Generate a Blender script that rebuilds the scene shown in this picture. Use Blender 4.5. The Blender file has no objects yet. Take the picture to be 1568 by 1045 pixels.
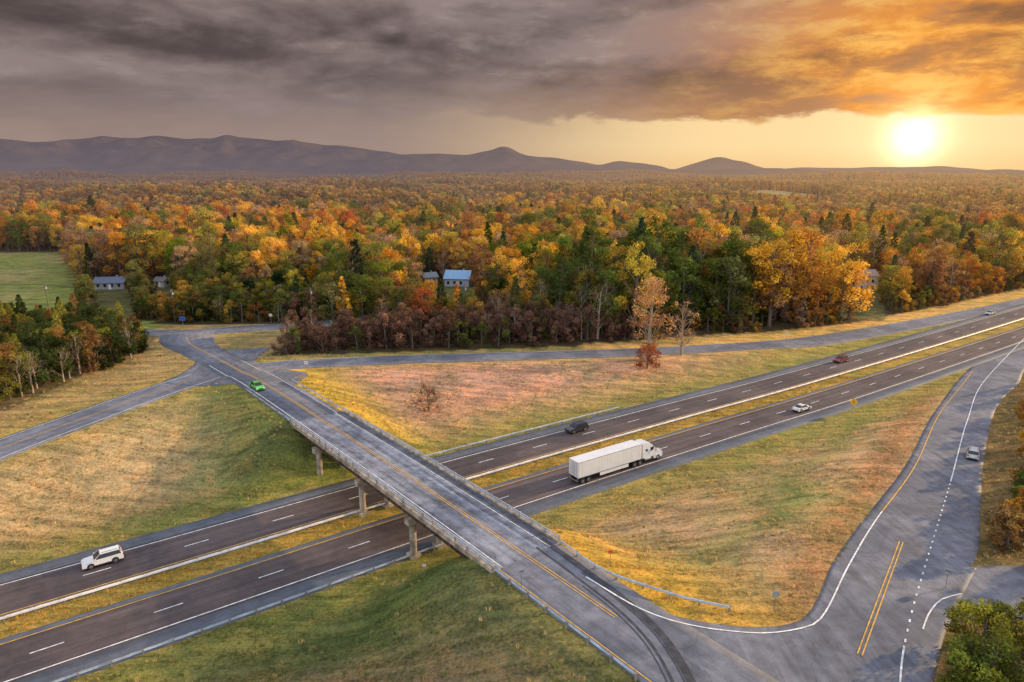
import bpy, math, random
import numpy as np
from mathutils import Vector
rng=np.random.default_rng(7); random.seed(7)
scene=bpy.context.scene
scene.view_settings.view_transform='Standard'
try: scene.view_settings.look='None'
except Exception: pass
scene.view_settings.exposure=0
COL=scene.collection
SUN_AZ=66.0; SUN_EL=14.5
# ------------------------------------------------------------ node helpers
def is_sock(v): return isinstance(v,bpy.types.NodeSocket)
def N(nt,t,ins=None,**pr):
    n=nt.nodes.new(t)
    for k,v in pr.items(): setattr(n,k,v)
    for k,v in (ins or {}).items():
        if is_sock(v): nt.links.new(v,n.inputs[k])
        else: n.inputs[k].default_value=v
    return n
def M(nt,op,a,b=None,c=None,clamp=False):
    n=nt.nodes.new('ShaderNodeMath'); n.operation=op; n.use_clamp=clamp
    for i,v in enumerate((a,b,c)):
        if v is None: continue
        if is_sock(v): nt.links.new(v,n.inputs[i])
        else: n.inputs[i].default_value=v
    return n.outputs[0]
def c4(c): return c if is_sock(c) else (tuple(c)+(1.0,) if len(c)==3 else tuple(c))
def MIX(nt,f,a,b,blend='MIX'):
    n=nt.nodes.new('ShaderNodeMix'); n.data_type='RGBA'; n.blend_type=blend
    for i,v in ((0,f),(6,c4(a)),(7,c4(b))):
        if is_sock(v): nt.links.new(v,n.inputs[i])
        else: n.inputs[i].default_value=v
    return n.outputs[2]
def SS(nt,x,a,b,lo=0.0,hi=1.0):
    n=nt.nodes.new('ShaderNodeMapRange'); n.interpolation_type='SMOOTHSTEP'
    nt.links.new(x,n.inputs[0])
    for i,v in enumerate((a,b,lo,hi)): n.inputs[i+1].default_value=v
    return n.outputs[0]
def NOISE(nt,vec,scale,detail=4,rough=.55,dist=0.0):
    return N(nt,'ShaderNodeTexNoise',{'Vector':vec,'Scale':scale,'Detail':detail,'Roughness':rough,'Distortion':dist}).outputs[0]
def COMB(nt,x,y,z=0.0): return N(nt,'ShaderNodeCombineXYZ',{0:x,1:y,2:z}).outputs[0]
def newmat(name):
    m=bpy.data.materials.new(name); m.use_nodes=True; nt=m.node_tree; nt.nodes.clear()
    try: m.cycles.emission_sampling='NONE'
    except Exception: pass
    return m,nt,nt.nodes.new('ShaderNodeOutputMaterial')
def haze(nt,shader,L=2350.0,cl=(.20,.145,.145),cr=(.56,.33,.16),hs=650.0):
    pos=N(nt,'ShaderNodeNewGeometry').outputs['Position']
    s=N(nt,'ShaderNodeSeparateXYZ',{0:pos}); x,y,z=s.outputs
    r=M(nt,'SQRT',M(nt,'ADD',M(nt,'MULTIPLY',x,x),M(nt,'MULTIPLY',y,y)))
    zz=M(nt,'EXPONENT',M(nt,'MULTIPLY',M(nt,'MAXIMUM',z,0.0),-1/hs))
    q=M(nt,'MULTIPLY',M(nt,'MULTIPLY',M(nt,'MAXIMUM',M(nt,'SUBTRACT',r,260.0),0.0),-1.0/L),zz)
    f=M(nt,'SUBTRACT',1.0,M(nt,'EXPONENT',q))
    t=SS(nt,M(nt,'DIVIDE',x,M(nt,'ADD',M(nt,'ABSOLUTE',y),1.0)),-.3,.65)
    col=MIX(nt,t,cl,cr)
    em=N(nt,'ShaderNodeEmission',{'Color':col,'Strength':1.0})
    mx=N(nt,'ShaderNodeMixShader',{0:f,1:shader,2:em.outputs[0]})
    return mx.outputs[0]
def simple(name,col,rough=.7,metal=0.0,var=.25,scale=2.0,coat=0.0,bump=0.0,spec=.5):
    m,nt,out=newmat(name)
    tc=N(nt,'ShaderNodeTexCoord').outputs['Object']
    n=NOISE(nt,tc,scale,5)
    k=SS(nt,n,.3,.7,1-var,1+var*.6)
    c=MIX(nt,1.0,col,COMB(nt,k,k,k),'MULTIPLY')
    b=N(nt,'ShaderNodeBsdfPrincipled',{'Base Color':c,'Roughness':rough,'Metallic':metal})
    b.inputs['Coat Weight'].default_value=coat
    b.inputs['Specular IOR Level'].default_value=spec
    if bump:
        bp=N(nt,'ShaderNodeBump',{'Height':n,'Strength':bump,'Distance':.05}); nt.links.new(bp.outputs[0],b.inputs['Normal'])
    nt.links.new(b.outputs[0],out.inputs[0]); return m
# ------------------------------------------------------------ polylines & terrain
def catmull(pts,step=3.0):
    P=np.array(pts,float); P=np.vstack([2*P[0]-P[1],P,2*P[-1]-P[-2]]); out=[]
    for i in range(1,len(P)-2):
        a,b,c,d=P[i-1],P[i],P[i+1],P[i+2]; n=max(2,int(np.linalg.norm((c-b)[:2])/step))
        for k in range(n):
            t=k/n
            out.append(.5*((2*b)+(c-a)*t+(2*a-5*b+4*c-d)*t*t+(3*b-a-3*c+d)*t**3))
    out.append(P[-2]); return np.array(out)
def nearest(x,y,poly):
    """distance (left positive), z, arclength"""
    x=np.atleast_1d(np.asarray(x,float)).ravel(); y=np.atleast_1d(np.asarray(y,float)).ravel()
    A=poly[:-1,:2]; B=poly[1:,:2]; d=B-A; L2=(d**2).sum(1); L=np.sqrt(L2); cum=np.concatenate([[0],np.cumsum(L)])
    D=np.empty(len(x)); Z=np.zeros(len(x)); S=np.empty(len(x)); CH=8000
    for s in range(0,len(x),CH):
        px=x[s:s+CH,None]; py=y[s:s+CH,None]
        t=np.clip(((px-A[:,0])*d[:,0]+(py-A[:,1])*d[:,1])/L2,0,1)
        dx=px-(A[:,0]+t*d[:,0]); dy=py-(A[:,1]+t*d[:,1]); q=dx*dx+dy*dy
        k=q.argmin(1); r=np.arange(len(k))
        sg=np.sign(d[k,0]*dy[r,k]-d[k,1]*dx[r,k]); D[s:s+CH]=np.sqrt(q[r,k])*np.where(sg==0,1,sg)
        tt=t[r,k]; S[s:s+CH]=cum[k]+tt*L[k]
        if poly.shape[1]>2: Z[s:s+CH]=poly[k,2]*(1-tt)+poly[k+1,2]*tt
    return D,Z,S
def sm(t): t=np.clip(t,0,1); return t*t*(3-2*t)
HW=catmull([(-383.6,-163.5),(-221.6,-46.5),(-59.6,69.3),(-9.3,105.4),(36.8,136.6),(82.4,167.0),(181.7,237.0),(343,354),(700,620)],3)
BR=catmull([(-93,191,6.0),(-87.6,179.5,6.0),(-74,164.2,6.0),(-57.5,145.5,6.7),(-50.6,136.9,7.0),(-35.6,118.1,7.3),(-16.9,94.7,7.5),(1.8,71.2,7.4),(11.8,58.7,7.2),(21.2,47,7.0),(43,19.6,6.8),(80,-27,6.8)],2)
RN=catmull([(230,258,0),(160,205,.4),(121,169,1),(91,133,2.1),(68,102,3.6),(49,78,5.2),(40,66,6.2),(33,55,6.7),(27,44,6.9),(16,24,6.9)],2)
LR=catmull([(-64,153,6.1),(-69,149,6),(-74.9,137,6),(-80.5,121.4,6),(-86,106.9,5.8),(-93,88,5.0),(-104,62,3.4),(-125,36,1.5),(-160,5,.3)],2)
UR=catmull([(-66,151,6.1),(-55.7,157.3,6),(-30,166,5),(2.75,173.4,4),(38.9,182,3),(80,195.4,1.9),(106.5,209.7,1.1),(150,236,.3),(202,268.5,0),(260,309,0)],2)
BK=catmull([(-230,238,6),(-140,203,6),(-101,191,6),(-78,197,6),(-30,214,6),(40,232,6)],3)
ROADS=[(BR,5.2),(RN,5.2),(LR,5),(UR,4.2),(BK,4.5)]
_w=[(rng.uniform(0,2*math.pi),rng.uniform(.6,1.6),rng.uniform(0,6.28)) for _ in range(9)]
def wav(x,y,lam):
    s=0
    for a,f,p in _w: s=s+np.sin((x*np.cos(a)+y*np.sin(a))*f*2*math.pi/lam+p)
    return s/4.5
def terrain(x,y):
    x=np.atleast_1d(np.asarray(x,float)).ravel(); y=np.atleast_1d(np.asarray(y,float)).ravel()
    D,_,_=nearest(x,y,HW); r=np.hypot(x,y)
    zf=5.5-4.0*sm(x/160.0)
    base=np.where(D>0,sm((D-13)/42)*zf,sm((-D-16.5)/42)*6.5)
    base=base+wav(x,y,60)*.25*sm((np.abs(D)-20)/20)
    sw=0;sz=0;dm=np.full(len(x),1e9)
    for pl,hw in ROADS:
        d,z,_=nearest(x,y,pl); d=np.maximum(0,np.abs(d)-hw); w=1/(d+1.0)**3; sw=sw+w; sz=sz+w*z; dm=np.minimum(dm,d)
    zr=sz/sw; b=sm(dm/15.0); h=zr*(1-b)+base*b
    m=np.where(D>0,sm((D-13)/11),sm((-D-17)/15)); h=h*m
    far=sm((r-330)/600)
    h=h+far*(wav(x,y,560)*13-2)+sm((r-1300)/2500)*wav(x+900,y,1900)*30+sm((r-3500)/4500)*16
    return h
def hz(x,y): return float(terrain([x],[y])[0])
# ------------------------------------------------------------ mesh helpers
def obj(name,me,loc=(0,0,0),rz=0.0,scale=None,parent=None):
    o=bpy.data.objects.new(name,me); o.location=loc; o.rotation_euler=(0,0,rz)
    if scale: o.scale=scale if hasattr(scale,'__len__') else (scale,)*3
    if parent: o.parent=parent
    COL.objects.link(o); return o
def quadmesh(name,V,F,mats,mi=None,uv=None,lv=None,smooth=False,col=None):
    V=np.asarray(V,np.float32); F=np.asarray(F,np.int32); me=bpy.data.meshes.new(name)
    k=F.shape[1]; n=len(F)
    me.vertices.add(len(V)); me.vertices.foreach_set('co',V.ravel())
    me.loops.add(n*k); me.loops.foreach_set('vertex_index',F.ravel())
    me.polygons.add(n); me.polygons.foreach_set('loop_start',np.arange(0,n*k,k,dtype=np.int32))
    for m in mats: me.materials.append(m)
    if mi is not None: me.polygons.foreach_set('material_index',np.asarray(mi,np.int32))
    if smooth: me.polygons.foreach_set('use_smooth',np.ones(n,bool))
    if uv is not None:
        l=me.uv_layers.new(name='UVMap'); l.data.foreach_set('uv',np.asarray(uv,np.float32)[F.ravel()].ravel())
    if lv is not None:
        a=me.attributes.new('lv','FLOAT','POINT'); a.data.foreach_set('value',np.asarray(lv,np.float32))
    if col is not None:
        a=me.attributes.new('gcol','FLOAT_COLOR','POINT'); a.data.foreach_set('color',np.asarray(col,np.float32).ravel())
    me.update(calc_edges=True); me.validate(); return me
class MB:
    def __init__(s): s.v=[];s.f=[];s.m=[]
    def add(s,V,F,mi):
        o=len(s.v); s.v+= [tuple(map(float,p)) for p in V]; s.f+=[tuple(o+i for i in f) for f in F]; s.m+=[mi]*len(F)
    def box(s,c,d,mi=0,rz=0.0,top=(1,1),shift=(0,0)):
        x,y,z=c; a,b,h=d[0]/2,d[1]/2,d[2]/2; V=[]
        for k,zz in ((0,-h),(1,h)):
            tx,ty=(top if k else (1,1)); ox,oy=(shift if k else (0,0))
            for sx,sy in ((-1,-1),(1,-1),(1,1),(-1,1)):
                px,py=sx*a*tx+ox,sy*b*ty+oy
                V.append((x+px*math.cos(rz)-py*math.sin(rz),y+px*math.sin(rz)+py*math.cos(rz),z+zz))
        s.add(V,[(3,2,1,0),(4,5,6,7),(0,1,5,4),(1,2,6,5),(2,3,7,6),(3,0,4,7)],mi)
    def prism(s,prof,y0,y1,mi=0,in_top=0.0,zref=None):
        n=len(prof); zs=[p[1] for p in prof]; z0,z1=min(zs),max(zs)
        def sh(z): return in_top*((z-z0)/(z1-z0+1e-9))**2
        V=[(p[0],y0+sh(p[1]),p[1]) for p in prof]+[(p[0],y1-sh(p[1]),p[1]) for p in prof]
        F=[tuple(range(n)),tuple(range(2*n-1,n-1,-1))]+[(i,i+n,(i+1)%n+n,(i+1)%n) for i in range(n)]
        s.add(V,F,mi)
    def cyl(s,a,b,r0,r1,mi=0,n=10):
        a=Vector(a);b=Vector(b);d=(b-a).normalized(); u=d.orthogonal().normalized(); w=d.cross(u); V=[]
        for c,r in ((a,r0),(b,r1)):
            for i in range(n):
                t=2*math.pi*i/n; V.append(c+u*math.cos(t)*r+w*math.sin(t)*r)
        s.add(V,[tuple(range(n-1,-1,-1)),tuple(range(n,2*n))]+[(i,(i+1)%n,(i+1)%n+n,i+n) for i in range(n)],mi)
    def mesh(s,name,mats):
        me=bpy.data.meshes.new(name); me.from_pydata(s.v,[],s.f)
        for m in mats: me.materials.append(m)
        me.polygons.foreach_set('material_index',s.m); me.update(); return me
# ------------------------------------------------------------ materials
def asphalt(name,c1,c2,streak=.35,patch=0.3,crack=.62,strip=None,wheel=0.0):
    m,nt,out=newmat(name)
    uv=N(nt,'ShaderNodeTexCoord').outputs['UV']; s=N(nt,'ShaderNodeSeparateXYZ',{0:uv}); u,v=s.outputs[0],s.outputs[1]
    pos=N(nt,'ShaderNodeNewGeometry').outputs['Position']
    n1=NOISE(nt,pos,.07,5,.6,.4); n2=NOISE(nt,pos,9.0,3,.7); n3=NOISE(nt,COMB(nt,M(nt,'MULTIPLY',u,1.1),M(nt,'MULTIPLY',v,.035)),1.0,5,.65)
    n4=NOISE(nt,pos,.6,4,.65)
    c=MIX(nt,SS(nt,n1,.40,.60),c1,c2)
    k=M(nt,'ADD',M(nt,'MULTIPLY',SS(nt,n3,.3,.7,-1,1),streak),M(nt,'MULTIPLY',SS(nt,n2,.3,.7,-1,1),.14))
    k=M(nt,'ADD',k,M(nt,'MULTIPLY',SS(nt,n4,.3,.7,-1,1),patch*.5)); k=M(nt,'ADD',k,1.0)
    if strip: k=M(nt,'MULTIPLY',k,SS(nt,u,strip[0],strip[0]+.5,1.0,strip[1]))
    if wheel:
        cw=M(nt,'COSINE',M(nt,'MULTIPLY',M(nt,'ADD',u,wheel),2*math.pi/1.85)); k=M(nt,'MULTIPLY',k,M(nt,'ADD',1.0,M(nt,'MULTIPLY',cw,.09)))
    vo=N(nt,'ShaderNodeTexVoronoi',{'Vector':N(nt,'ShaderNodeVectorMath',{0:pos,1:N(nt,'ShaderNodeTexNoise',{'Vector':pos,'Scale':.6}).outputs['Color']},operation='ADD').outputs[0],'Scale':.11},feature='DISTANCE_TO_EDGE').outputs[0]
    cr=SS(nt,vo,.003,.010,crack,1.0); k=M(nt,'MULTIPLY',k,cr)
    c=MIX(nt,1.0,c,COMB(nt,k,k,k),'MULTIPLY')
    b=N(nt,'ShaderNodeBsdfPrincipled',{'Base Color':c,'Roughness':.70})
    b.inputs['Specular IOR Level'].default_value=.4
    bp=N(nt,'ShaderNodeBump',{'Height':n2,'Strength':.25,'Distance':.02}); nt.links.new(bp.outputs[0],b.inputs['Normal'])
    nt.links.new(b.outputs[0],out.inputs[0]); return m
mHW=asphalt('highway_asphalt',(.066,.050,.052),(.105,.078,.074),.22,.25,.88,None,.35)
mSH=asphalt('shoulder_asphalt',(.085,.098,.125),(.115,.127,.155),.2,.3,.88)
mRD=asphalt('road_asphalt',(.100,.110,.142),(.165,.172,.205),.20,.45,.80)
mDK=asphalt('bridge_deck_asphalt',(.105,.12,.165),(.215,.225,.265),.42,.65,.8,(3.3,.55))
mWH=simple('white_road_paint',(.80,.80,.80),.6,var=.35,scale=1.5)
mYE=simple('yellow_road_paint',(.68,.38,.06),.6,var=.3,scale=1.5)
mTIRE=simple('tire_mark',(.045,.048,.062),.7,var=.5,scale=1.0)
mCON=simple('weathered_concrete',(.36,.30,.24),.85,var=.5,scale=.8,bump=.2)
mSTEEL=simple('rusty_girder',(.13,.08,.055),.7,var=.5,scale=1.2)
mGALV=simple('galvanized_steel',(.50,.57,.65),.42,.35,var=.25,scale=1.0)
mGALV2=simple('bright_galvanized_steel',(.84,.82,.80),.5,.1,var=.2,scale=1.0)
mPOST=simple('guardrail_post',(.25,.22,.19),.8)
mWOOD=simple('pole_wood',(.16,.11,.08),.9)
mBLK=simple('black_rubber',(.02,.02,.02),.8)
mGLS=simple('tinted_glass',(.02,.024,.03),.08,var=.0)
mCHR=simple('chrome',(.6,.6,.62),.25,.9)
def paint(name,c): return simple(name,c,.28,.0,var=.06,scale=.7,coat=.6)
# ground
mG,nt,out=newmat('grass_ground')
at=N(nt,'ShaderNodeAttribute',attribute_name='gcol').outputs['Color']
pos=N(nt,'ShaderNodeNewGeometry').outputs['Position']
n1=NOISE(nt,pos,.035,5,.6,.5); n2=NOISE(nt,pos,.22,6,.65,.5); n3=NOISE(nt,pos,2.6,5,.75)
mp=N(nt,'ShaderNodeMapping',{'Vector':pos,'Rotation':(0,0,math.radians(-34)),'Scale':(.07,.60,.3)}).outputs[0]
n4=NOISE(nt,mp,1.0,5,.65,.3)
gr=MIX(nt,M(nt,'MULTIPLY',SS(nt,n1,.48,.66),.55),at,MIX(nt,1.0,at,(.70,.96,.62),'MULTIPLY'))
gr=MIX(nt,M(nt,'MULTIPLY',SS(nt,n2,.42,.68),.9),gr,MIX(nt,1.0,at,(1.32,1.06,.92),'MULTIPLY'))
k=M(nt,'ADD',M(nt,'MULTIPLY',SS(nt,n3,.3,.7,-1,1),.42),M(nt,'MULTIPLY',SS(nt,n4,.3,.7,-1,1),.32)); k=M(nt,'ADD',k,1.0)
k=M(nt,'MULTIPLY',k,SS(nt,n2,.25,.6,.72,1.16))
gr=MIX(nt,1.0,gr,COMB(nt,k,k,k),'MULTIPLY')
bp=N(nt,'ShaderNodeBump',{'Height':M(nt,'ADD',n3,M(nt,'MULTIPLY',n2,2.2)),'Strength':1.0,'Distance':.4})
b=N(nt,'ShaderNodeBsdfPrincipled',{'Base Color':gr,'Roughness':.95,'Normal':bp.outputs[0]}); b.inputs['Specular IOR Level'].default_value=.1
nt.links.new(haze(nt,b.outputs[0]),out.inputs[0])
# ------------------------------------------------------------ terrain sheet
def axis(a,b,st,lo,hi,g):
    mid=list(np.arange(a,b+.01,st)); up=[];x=mid[-1];s=st
    while x<hi: s*=g; x+=s; up.append(x)
    dn=[];x=a;s=st
    while x>lo: s*=g; x-=s; dn.append(x)
    return np.array(dn[::-1]+mid+up)
gx=axis(-125,200,1.6,-9500,9500,1.06); gy=axis(36,262,1.6,-400,9800,1.06)
X,Y=np.meshgrid(gx,gy); xs=X.ravel(); ys=Y.ravel(); Z=terrain(xs,ys)
nx,ny=len(gx),len(gy)
FX=[-62,-15,31,75,115,150,231,700]; FY=[169,180,191,209,229,252,305,640]
def front(x):
    x=np.asarray(x,float); f=np.interp(x,FX,FY)
    f=np.where(x<-62,206.0,f); f=np.where(x<-112,211.0,f)
    f=np.where(x<-135,np.minimum(392,213+(-135-x)*1.5),f)
    return f
HOUSES=[(-161,272,7),(-143,277,5),(-22,280,7.5),(-34,285,5.5),(152,293,8.5),(-150,640,9),(60,900,12),(318,480,7),(-60,520,7)]
def clear_mask(x,y):
    m=np.zeros(len(x),bool)
    for hx,hy,R in HOUSES:
        L=min(.2*math.hypot(hx,hy),70)*(.9 if hx==152 else 1); d=math.hypot(hx,hy); ux,uy=-hx/d,-hy/d
        t=np.clip((x-hx)*ux+(y-hy)*uy,0,L); m|=np.hypot(x-hx-t*ux,y-hy-t*uy)<R
    return m
def field_far(x,y):
    r=np.hypot(x,y)
    return ((wav(x*1.0+300,y*.5,800)>.95)&(r>560))|(((x-150)/75)**2+((y-980)/95)**2<1)|(((x+420)/90)**2+((y-1150)/120)**2<1)|(((x-520)/60)**2+((y-1300)/130)**2<1)
D,_,_=nearest(xs,ys,HW)
base=np.zeros((len(xs),3)); base[:]=(.34,.25,.105)
def lay(mask,c):
    mk=np.clip(mask,0,1)[:,None]; base[:]=base*(1-mk)+np.array(c)*mk
dUR,_,_=nearest(xs,ys,UR); dRN,_,_=nearest(xs,ys,RN); dRN=-dRN; dBR,_,_=nearest(xs,ys,BR); dLR,_,_=nearest(xs,ys,LR)
lay(((dBR<0)*(D>0)*(dLR>0)).astype(float)*sm((D-16)/12),(.40,.30,.15))
lay(((dBR<0)*(D>14)*(dLR>0))*sm(1-(-dBR-5)/22),(.16,.18,.05))
lay(((dBR<0)*(D>14)*(D<27)*(dLR>0))*sm(1-(-dBR-5)/20)*.8,(.06,.085,.027))
bot=(D<-16)*(dBR<0); lay(bot*1.0,(.16,.165,.062)); lay(bot*sm(1.15-np.hypot((xs+18)/26,(ys-50)/13))*1.0,(.26,.165,.105)); lay(bot*sm(1-np.abs(D+27)/9)*sm((xs+40)/30)*.7,(.06,.11,.022))
fieldR=(D>13)*(dUR<0)*(dBR>0); lay(fieldR*sm((D-20)/12)*sm((dBR-12)/14),(.50,.285,.185))
tri=(D<-16)*(dRN>0)*(dBR>0)
lay(tri*sm((-D-20)/10),(.42,.295,.16))
lay(tri*sm((.2+wav(xs+40,ys,50))/.6)*.45,(.23,.23,.085))
lay(tri*sm(1-np.abs(dRN-7)/5)*.7,(.34,.17,.08))
lay(tri*(dRN>5)*sm(1-np.abs(dRN-17-4*wav(xs,ys,45))/4.5)*.6,(.20,.23,.07))
for dd,wd in ((dUR,8),(dLR,8)):
    lay(sm(1-(np.abs(dd)-4)/wd)*.5,(.30,.25,.05))
lay(fieldR*sm(1-(dBR-5)/19)*.9,(.56,.37,.035))  # golden grass beside the bridge, with a sunlit patch painted into its colour
lay(((D<-19)*(dBR>0)*(dRN>5))*sm(1-(dBR-5)/17)*.85,(.56,.34,.04))  # same on the near bank: low sunlight put into the grass colour
lay(sm(1-(np.abs(D-13)-2)/7)*.6*(D>0),(.19,.21,.045)); lay(sm(1-(np.abs(D+17)-2)/7)*.6*(D<-14),(.22,.22,.05))
lay(((D<1)*(D>-4.2))*1.0,(.34,.245,.06))
fm=(ys>front(xs)-3); lay(fm*1.0,(.075,.055,.03))
lay(((ys>front(xs)-12)&(ys<front(xs)-1)&(xs>20)&(dUR>3))*1.0,(.52,.34,.11))
lay(((xs<-105)*(ys>196)*(ys<front(xs)-1))*1.0,(.20,.23,.06))
lay(((xs<-105)*(ys>196)*(ys<front(xs)-1))*sm((wav(xs,ys,70)-.0)/.5)*.7,(.34,.27,.12))
lay(((xs<-88)*(ys>126)*(ys<190)*(xs<-98))*.8,(.09,.075,.04))
r_=np.hypot(xs,ys); lay(sm((r_-700)/900),(.10,.062,.035)); lay(field_far(xs,ys)*1.0,(.30,.28,.13))
lay(clear_mask(xs,ys)*(ys>190)*.8,(.13,.13,.05))
lay(((dRN<-6)*(D<-20)*(xs>30)*(ys<260))*.9,(.17,.12,.05))
I=np.arange(nx*ny).reshape(ny,nx)
F=np.stack([I[:-1,:-1].ravel(),I[:-1,1:].ravel(),I[1:,1:].ravel(),I[1:,:-1].ravel()],1)
colr=np.concatenate([base,np.ones((len(xs),1))],1)
obj('ground',quadmesh('ground',np.stack([xs,ys,Z],1),F,[mG],smooth=True,col=colr))
# ------------------------------------------------------------ roads
def normals(cl):
    t=np.gradient(cl[:,:2],axis=0); t/=np.linalg.norm(t,axis=1)[:,None]; return np.stack([-t[:,1],t[:,0]],1),t
def arclen(cl): return np.concatenate([[0],np.cumsum(np.linalg.norm(np.diff(cl[:,:2],axis=0),axis=1))])
def sub(cl,s0,s1,step=2.0):
    S=arclen(cl); s1=min(s1,S[-1]); q=np.linspace(s0,s1,max(2,int((s1-s0)/step)+1))
    return np.stack([np.interp(q,S,cl[:,k]) for k in range(cl.shape[1])],1)
def grid_mesh(name,P,UV,mats):
    n,m=P.shape[:2]; I=np.arange(n*m).reshape(n,m)
    F=np.stack([I[:-1,:-1].ravel(),I[1:,:-1].ravel(),I[1:,1:].ravel(),I[:-1,1:].ravel()],1)
    return quadmesh(name,P.reshape(-1,3),F,mats,uv=UV.reshape(-1,2))
def ribbon(name,cl,r,l,mat,zo,zf=None,step=1.2,skirt=.4,rv=None,lvv=None):
    n_,_=normals(cl); S=arclen(cl); m=max(2,int(abs(l-r)/step)+1)
    fr=np.linspace(0,1,m); fr=np.concatenate([[0],fr,[1]])
    R=np.full(len(cl),float(r)) if rv is None else rv; Lf=np.full(len(cl),float(l)) if lvv is None else lvv
    O=R[:,None]+(Lf-R)[:,None]*fr[None,:]; dr=np.zeros(len(fr)); dr[0]=dr[-1]=-skirt; O[:,0]-=.12; O[:,-1]+=.12
    PX=cl[:,0,None]+n_[:,0,None]*O; PY=cl[:,1,None]+n_[:,1,None]*O
    PZ=(terrain(PX,PY).reshape(PX.shape) if zf is None else zf(cl)[:,None]+0*PX)+zo+dr
    UV=np.stack([O,np.repeat(S[:,None],O.shape[1],1)],2)
    return obj(name,grid_mesh(name,np.stack([PX,PY,PZ],2),UV,[mat]))
flat=lambda c: np.zeros(len(c))
HWs=sub(HW,60,900,3)
ribbon('highway_westbound',HWs,1.2,9.7,mHW,.08,flat); ribbon('highway_shoulder',HWs,9.7,12.3,mSH,.075,flat); ribbon('highway_shoulder',HWs,.5,1.2,mSH,.075,flat)
ribbon('highway_eastbound',HWs,-12.6,-4.6,mHW,.08,flat); ribbon('highway_shoulder',HWs,-15.6,-12.6,mSH,.075,flat); ribbon('highway_shoulder',HWs,-4.6,-3.6,mSH,.075,flat)
SB=arclen(BR)
def s_at(x,y): return float(nearest([x],[y],BR)[2][0])
s24=s_at(-35.6,118.1); s84=s_at(1.8,71.2)
BRa=sub(BR,0,s24,1.5); wd=4.8+2.2*sm((26-np.linspace(0,s24,len(BRa)))/22)
ribbon('overpass_approach_road',BRa,0,0,mRD,.10,rv=-wd,lvv=wd)
ribbon('overpass_approach_road',sub(BR,s84,SB[-1],1.5),-4.8,4.8,mRD,.10)
ribbon('frontage_ramp_road',UR,-4.2,4.2,mRD,.05); ribbon('exit_ramp_road',LR,-4.7,4.7,mRD,.06); ribbon('back_road',BK,-4.0,4.0,mRD,.07)
def resamp(pts,n):
    c=catmull(pts,1.0); S=arclen(c); q=np.linspace(0,S[-1],n); return np.stack([np.interp(q,S,c[:,k]) for k in (0,1)],1)
def patch(name,A,B,mat,zo,n=60,m=14):
    a=resamp(A,n); b=resamp(B,n); f=np.linspace(0,1,m)[None,:,None]
    P=a[:,None]*(1-f)+b[:,None]*f; Z=terrain(P[...,0],P[...,1]).reshape(P.shape[:2])+zo
    a2=P[:,:1]; b2=P[:,-1:]; P=np.concatenate([a2,P,b2],1); Z=np.concatenate([Z[:,:1]-.4,Z,Z[:,-1:]-.4],1)
    return obj(name,grid_mesh(name,np.concatenate([P,Z[...,None]],2),P.copy(),[mat]))
rl=[(205,248),(163.5,213.5),(121,174),(89,136),(65.8,105.7),(48.4,85),(38.8,72.6),(31.4,62.6),(25,54),(14,36)]
rr=[(216,240),(146,183),(123,158.5),(103.8,138.6),(80.6,108.3),(64.8,85.8),(57.4,75.5),(45,62),(36.6,52),(27,33)]
patch('on_ramp_road',rl,rr,mRD,.055,140,16)
arc=[(47.5,84),(38.6,73),(32.2,63.6),(28.6,60.3),(23.5,59.3),(17.9,60.1),(12.9,62.8),(8,68.5)]
patch('junction_road',arc,[(55,72),(44,60),(36,50),(30,45),(24,42),(16,47),(10,55),(3,64)],mRD,.075,90,26)
patch('junction_road',[(-64,176),(-62.6,160.5),(-56,155),(-47,150.5),(-46,140)],[(-84,168),(-77,160),(-76,150),(-76,143),(-60,140)],mRD,.085,40,16)
patch('side_road',[(51,72),(57,72.5),(66,71),(78,66)],[(44.5,61),(52,61.5),(62,60.5),(76,56)],mRD,.045,40,10)
class Marks:
    def __init__(s): s.V=[];s.F=[]
    def line(s,cl,off,w,s0,s1,zo,zf=None,dash=None):
        segs=[(s0,s1)] if dash is None else [(a,a+dash[0]) for a in np.arange(s0,s1,dash[1])]
        for a,b in segs:
            c=sub(cl,a,b,1.5); n_,_=normals(c); P=[]
            for o in (off-w/2,off+w/2):
                px=c[:,0]+n_[:,0]*o; py=c[:,1]+n_[:,1]*o
                P.append((px,py))
            zs=[(terrain(*p) if zf is None else zf(c))+zo for p in P]; k=len(s.V)
            for i in range(len(c)):
                for j in (0,1): s.V.append((P[j][0][i],P[j][1][i],zs[j][i]))
            for i in range(len(c)-1): s.F.append((k+2*i,k+2*i+2,k+2*i+3,k+2*i+1))
    def make(s,name,mat): obj(name,quadmesh(name,s.V,s.F,[mat]))
W=Marks(); Yl=Marks()
W.line(HW,9.15,.17,60,900,.095,flat); W.line(HW,-12.1,.17,60,900,.095,flat)
W.line(HW,5.5,.16,66,900,.095,flat,(3.2,12.2)); W.line(HW,-8.4,.16,60,900,.095,flat,(3.2,12.2))
Yl.line(HW,1.7,.16,60,900,.095,flat); Yl.line(HW,-4.75,.16,60,900,.095,flat)
zb=lambda c: c[:,2]
Yl.line(BR,-.18,.12,s24,s84,.125,zb); Yl.line(BR,.18,.12,s24,s84,.125,zb)
for o in (-.18,.18):
    Yl.line(BR,o,.12,22,s24,.13); Yl.line(BR,o,.12,s84,s84+14,.13)
W.line(BR,3.5,.10,s24,s84,.125,zb); W.line(BR,-3.7,.12,s24,s84,.125,zb)
Yl.line(BR,-4.2,.13,s84,s84+30,.13); W.line(BR,3.7,.12,40,s24,.13); W.line(BR,-3.7,.12,40,s24,.13)
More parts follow.
